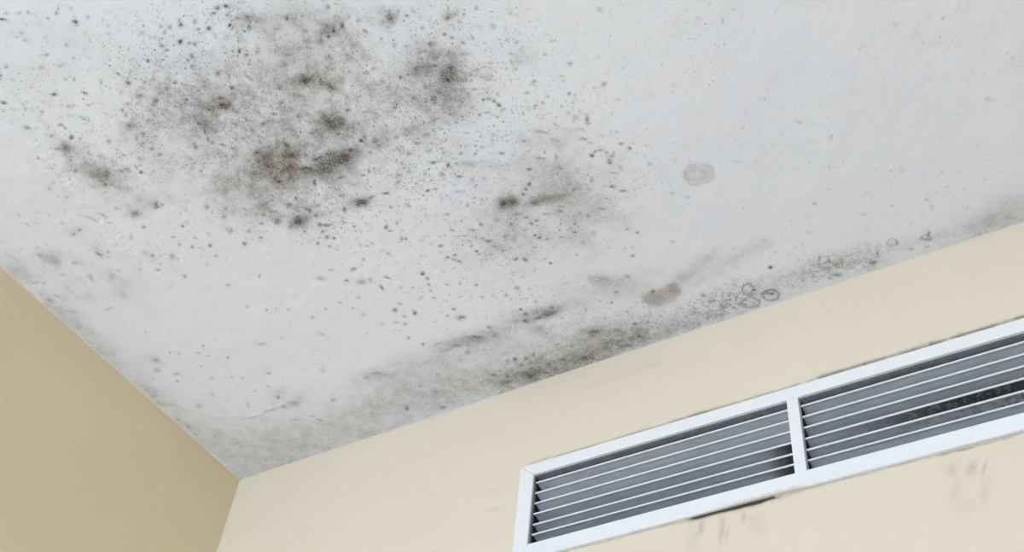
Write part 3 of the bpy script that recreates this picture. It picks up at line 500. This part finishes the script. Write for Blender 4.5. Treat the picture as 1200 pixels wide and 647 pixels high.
obj('floor', bm_mesh('floor', bm), mat_plain('pale_stone_floor', (0.460, 0.470, 0.480), (0.414, 0.423, 0.432), .35, 6), kind='structure', label='pale stone floor of the room')

# window frame
M_white = mat_plain('white_frame_paint', (.88, .89, .90), (.85, .86, .875), .38, 45, spec=.4)
win = bpy.data.objects.new('window_1', None); col.objects.link(win)
win['kind'] = 'structure'; win['label'] = 'white framed daylight window in the wall behind the viewer'
win.location = ((WIN[0] + WIN[1]) / 2, ROOM_Y - .075, WIN[2])
def win_part(name, y0, y1, z0, z1, t, mat):
    bm = bmesh.new(); box_into(bm, y0 - win.location.x, y1 - win.location.x, -t, t, z0 - WIN[2], z1 - WIN[2])
    return obj(name, bm_mesh(name, bm), mat, win)
y0, y1, z0, z1 = WIN
win_part('window_frame', y0, y1, z0, z0 + .05, .03, M_white); win_part('window_frame', y0, y1, z1 - .05, z1, .03, M_white)
for yy in (y0, (y0 + y1) / 2 - .025, y1 - .05): win_part('window_frame', yy, yy + .05, z0 + .05, z1 - .05, .03, M_white)
gm = bpy.data.materials.new('window_glass'); gm.use_nodes = True; gt = gm.node_tree
gt.nodes.remove(gt.nodes['Principled BSDF'])
tr = gt.nodes.new('ShaderNodeBsdfTransparent'); gl = gt.nodes.new('ShaderNodeBsdfGlossy'); gl.inputs['Roughness'].default_value = .02; mx = gt.nodes.new('ShaderNodeMixShader'); mx.inputs[0].default_value = .06
gt.links.new(tr.outputs[0], mx.inputs[1]); gt.links.new(gl.outputs[0], mx.inputs[2]); gt.links.new(mx.outputs[0], gt.nodes['Material Output'].inputs[0])
ym = (y0 + y1) / 2
win_part('pane', y0 + .05, ym - .025, z0 + .05, z1 - .05, .003, gm); win_part('pane', ym + .025, y1 - .05, z0 + .05, z1 - .05, .003, gm)

# thin uneven filler beads where ceiling and walls meet
def bead(name, p0, p1, r, off, mat, seed, n=260, label=None):
    rr = np.random.default_rng(seed)
    p0, p1 = np.array(p0), np.array(p1)
    off = [np.array(o, float) for o in off]          # two unit directions away from the joint
    t = np.linspace(0, 1, n); L = np.hypot(*(p1 - p0)[:2]) if abs(p1 - p0)[2] < .01 else abs(p1 - p0)[2]
    s = .55 + .9 * fbm(t * L, t * 0 + seed, 18, seed, 4) + .5 * (fbm(t * L, t * 0 + seed, 5, seed + 9, 3) - .5)
    bm = bmesh.new(); rows = []
    for k in range(n):
        c = p0 + (p1 - p0) * t[k]; a = r * s[k]
        rows.append([bm.verts.new(c + off[0] * a * u + off[1] * a * v) for u, v in ((-.25, -.25), (1, -.25), (.62, .28), (.28, .62), (-.25, 1))])
    for k in range(n - 1):
        for i in range(5):
            bm.faces.new((rows[k][i], rows[k][(i + 1) % 5], rows[k + 1][(i + 1) % 5], rows[k + 1][i]))
    bm.faces.new(rows[0]); bm.faces.new(rows[-1][::-1])
    me = bm_mesh(name, bm)
    return obj(name, me, mat, kind='structure', label=label)
M_wallb_plain = mat_plain('cream_joint_filler', (.70, .66, .58), (.60, .56, .49), .7, 60, .2)
M_bead = mat_plain('cream_filler', (.80, .74, .62), (.70, .65, .54), .7, 60, .2)
bead('trim_1', (0, -1.6, H), (0, -.002, H), .0036, [(1, 0, 0), (0, 0, -1)], M_bead, 3, label='thin uneven filler bead between ceiling and side wall')
bead('trim_2', (.004, 0, H), (2.0, 0, H), .0016, [(0, -1, 0), (0, 0, -1)], M_wallb_plain, 8, label='thin uneven filler bead between ceiling and grille wall')
bead('trim_3', (0, 0, H - .9), (0, 0, H - .004), .0032, [(1, 0, 0), (0, -1, 0)], M_bead, 5, label='thin filler bead down the corner of the two walls')

# ================================================================== GRILLE
g = bpy.data.objects.new('ventilation_grille', None); col.objects.link(g)
g.location = ((OX0 + OX1) / 2, 0, OZ0 - .03)
g['label'] = 'long white louvred ventilation grille set in the cream wall'; g['category'] = 'vent'
gl_ = np.array(g.location)
def gpart(name, bm_or_me, mat, **p):
    me = bm_or_me if isinstance(bm_or_me, bpy.types.Mesh) else bm_mesh(name, bm_or_me)
    o = obj(name, me, mat, g, **p)
    o.matrix_parent_inverse = Matrix.Translation(-g.location)
    return o
def mat_rail_smeared():
    """white frame paint with a tan smear of old sealant along its lower edge near the mullion"""
    mt, nt, bs = new_mat('white_frame_paint_smeared'); b = NB(nt)
    P = b.n('ShaderNodeNewGeometry').outputs['Position']
    sep = b.n('ShaderNodeSeparateXYZ'); nt.links.new(P, sep.inputs[0]); X_, Y_, Z_ = sep.outputs
    c = b.mix(b.step(b.noise(P, 45, 5, .6), .3, .75), rgb(.88, .89, .90), rgb(.85, .86, .875))
    along = b.math('MULTIPLY', b.step(X_, 1.08, 1.17), b.step(X_, 1.262, 1.235))
    rise = b.math('ADD', b.math('MULTIPLY', b.noise(P, 60, 4, .6), .012), H - .4095)
    low = b.step(b.math('SUBTRACT', rise, Z_), -.0012, .0012)
    f = b.math('MULTIPLY', b.math('MULTIPLY', along, low), .6)
    nt.links.new(b.mix(f, c, rgb(.62, .545, .45)), bs.inputs['Base Color'])
    bs.inputs['Roughness'].default_value = .4
    return mt
FX0, FX1 = .7365, OX1 + .0285              # outer frame edge
FZ0, FZ1 = H - .4075, H - .2075
T = .0062                                  # how far the frame stands proud of the wall
def rail(name, o0, o1, i0, i1, mat=None):
    """mitred frame member: outer edge o0-o1, inner edge i0-i1 (x,z), with a rounded outer arris"""
    loop = [o0, o1, i1, i0]
    bm = prism([(x, -T, z_) for x, z_ in loop], [(x, -.0002, z_) for x, z_ in loop])
    bevel(bm, .0009, 2)
    return gpart(name, bm, mat or M_white)
e = .00025
rail('top_rail', (FX0 + e, FZ1), (FX1 - e, FZ1), (OX0 + e, OZ1), (OX1 - e, OZ1))
rail('bottom_rail', (FX0 + e, FZ0), (FX1 - e, FZ0), (OX0 + e, OZ0), (OX1 - e, OZ0), mat_rail_smeared())
rail('side_rail', (FX0, FZ0 + e), (FX0, FZ1 - e), (OX0, OZ0 + e), (OX0, OZ1 - e))
rail('side_rail', (FX1, FZ0 + e), (FX1, FZ1 - e), (OX1, OZ0 + e), (OX1, OZ1 - e))
MX0, MX1 = 1.2367, 1.2555
bm = bmesh.new(); box_into(bm, MX0, MX1, -T + .0004, .034, OZ0 + .0002, OZ1 - .0002); bevel(bm, .0007, 2)
mull = gpart('mullion', bm, M_white)
# sheet-metal throat behind the frame
M_throat = mat_plain('dusty_grey_sheet_metal', (.30, .305, .31), (.20, .204, .21), .6, 55, .2)
M_black = mat_plain('black_duct_and_jamb_shade', (.035, .035, .035), (.02, .02, .02), .8, 40)  # one black for the duct and for the shade painted on the jambs
def throat(a, bx):
    bm = bmesh.new(); t = .0016
    box_into(bm, a - t, a, -.0001, .05, OZ0 - t, OZ1 + t); box_into(bm, bx, bx + t, -.0001, .05, OZ0 - t, OZ1 + t)
    box_into(bm, a, bx, -.0001, .05, OZ1, OZ1 + t); box_into(bm, a, bx, -.0001, .05, OZ0 - t, OZ0)
    return bm
gpart('throat', throat(OX0, OX1), M_throat, label='dark grey sheet-metal lining of the grille')
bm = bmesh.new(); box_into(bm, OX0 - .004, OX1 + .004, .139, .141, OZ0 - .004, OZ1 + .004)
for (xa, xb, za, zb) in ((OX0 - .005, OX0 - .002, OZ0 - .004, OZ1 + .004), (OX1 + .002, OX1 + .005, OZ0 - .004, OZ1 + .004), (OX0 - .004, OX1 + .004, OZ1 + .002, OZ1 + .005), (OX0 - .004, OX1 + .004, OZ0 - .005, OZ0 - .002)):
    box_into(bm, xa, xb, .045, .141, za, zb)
gpart('duct', bm, M_black, label='black duct behind the louvres')
# added black strips that paint the jambs' shade at the blade ends
for xa in (OX0, MX1):
    bm = bmesh.new(); box_into(bm, xa + .0001, xa + .0007, .006, .045, OZ0 + .001, OZ1 - .001)
    gpart('jamb_shade_strip', bm, M_black, label='black strip painting the jamb shade at the blade ends')
# louvre blades
SLZ = [H - .2430, H - .2658, H - .2880, H - .3103, H - .3328, H - .3532]
prof = [(.0040, .0006), (.0046, .0014), (.0060, .0017), (.0080, .0016), (.0370, -.0052), (.0370, -.0062), (.0084, .0006), (.0078, -.0006), (.0066, -.0014), (.0052, -.0013), (.0042, -.0007)]
def slat_mesh(x0, x1):
    bm = prism([(x0, y, z_) for y, z_ in prof], [(x1, y, z_) for y, z_ in prof])
    return bm_mesh('slat', bm)
M_slat_end = mat_slat('blade_sooty_at_one_end', (1.18, 1.232), 1.0, .78)
M_slat_mould = mat_slat('blade_black_with_soot', (1.26, 1.50), .85, .85)
M_slat_smear = mat_slat('blade_lightly_sooty', (1.25, 1.75), .35, .75)
DUST = [mat_slat('blade_film_%s' % nm, dust=d) for nm, d in (('light', 1.05), ('fair', 1.0), ('middling', .92), ('heavy', .80), ('heavier', .68), ('heaviest', .60))]
banks = ((OX0 + .0008, MX0 - .0003), (MX1 + .0008, OX1 - .0008))
for bi, (a, c) in enumerate(banks):
    base = {}
    for k, zz in enumerate(SLZ):
        mt = DUST[(0, 0, 1, 2, 4, 5)[k]] if bi == 0 else DUST[(1, 2, 3, 3, 4, 1)[k]]
        if bi == 0 and k in (3, 4, 5): mt = M_slat_end
        if bi == 1 and k == 3: mt = M_slat_mould
        if bi == 1 and k == 4: mt = M_slat_smear
        if mt.name not in base:
            me = slat_mesh(a, c); me.materials.append(mt); base[mt.name] = me
        o = gpart('slat', base[mt.name], None)
        o.location.z = zz
        if bi == 1 and k == 3: o['label'] = 'blade blackened by soot and mould'
# sealant bead round the frame
M_seal = mat_plain('old_cream_sealant', (.66, .62, .54), (.50, .46, .39), .7, 90, .3)
def seal(p0, p1, nrm, seed):
    p0 = np.array(p0, float); p1 = np.array(p1, float); n = 160
    t = np.linspace(0, 1, n); L = np.abs(p1 - p0).max()
    s = np.clip(.2 + 1.3 * fbm(t * L, t * 0 + seed, 22, seed, 4), .25, 1.3)
    nn = np.array(nrm, float); bm = bmesh.new(); rows = []
    for k in range(n):
        c = p0 + (p1 - p0) * t[k]; a = .0022 * s[k]
        rows.append([bm.verts.new(c + d) for d in (nn * .0001, nn * .0001 + np.array([0, -a, 0]), nn * a * .6 + np.array([0, -a * .6, 0]), nn * a * 1.1 + np.array([0, -.0001, 0]), nn * a)])
    for k in range(n - 1):
        for i in range(5): bm.faces.new((rows[k][i], rows[k][(i + 1) % 5], rows[k + 1][(i + 1) % 5], rows[k + 1][i]))
    bm.faces.new(rows[0]); bm.faces.new(rows[-1][::-1])
    gpart('sealant_bead', bm, M_seal, label='cracked cream sealant along the frame edge')
seal((FX0, -.0001, FZ1), (FX1, -.0001, FZ1), (0, 0, 1), 4)
seal((FX0, -.0001, FZ0), (1.035, -.0001, FZ0), (0, 0, -1), 14)
seal((1.20, -.0001, FZ0), (FX1, -.0001, FZ0), (0, 0, -1), 24)
seal((FX0, -.0001, FZ0), (FX0, -.0001, FZ1), (-1, 0, 0), 34)
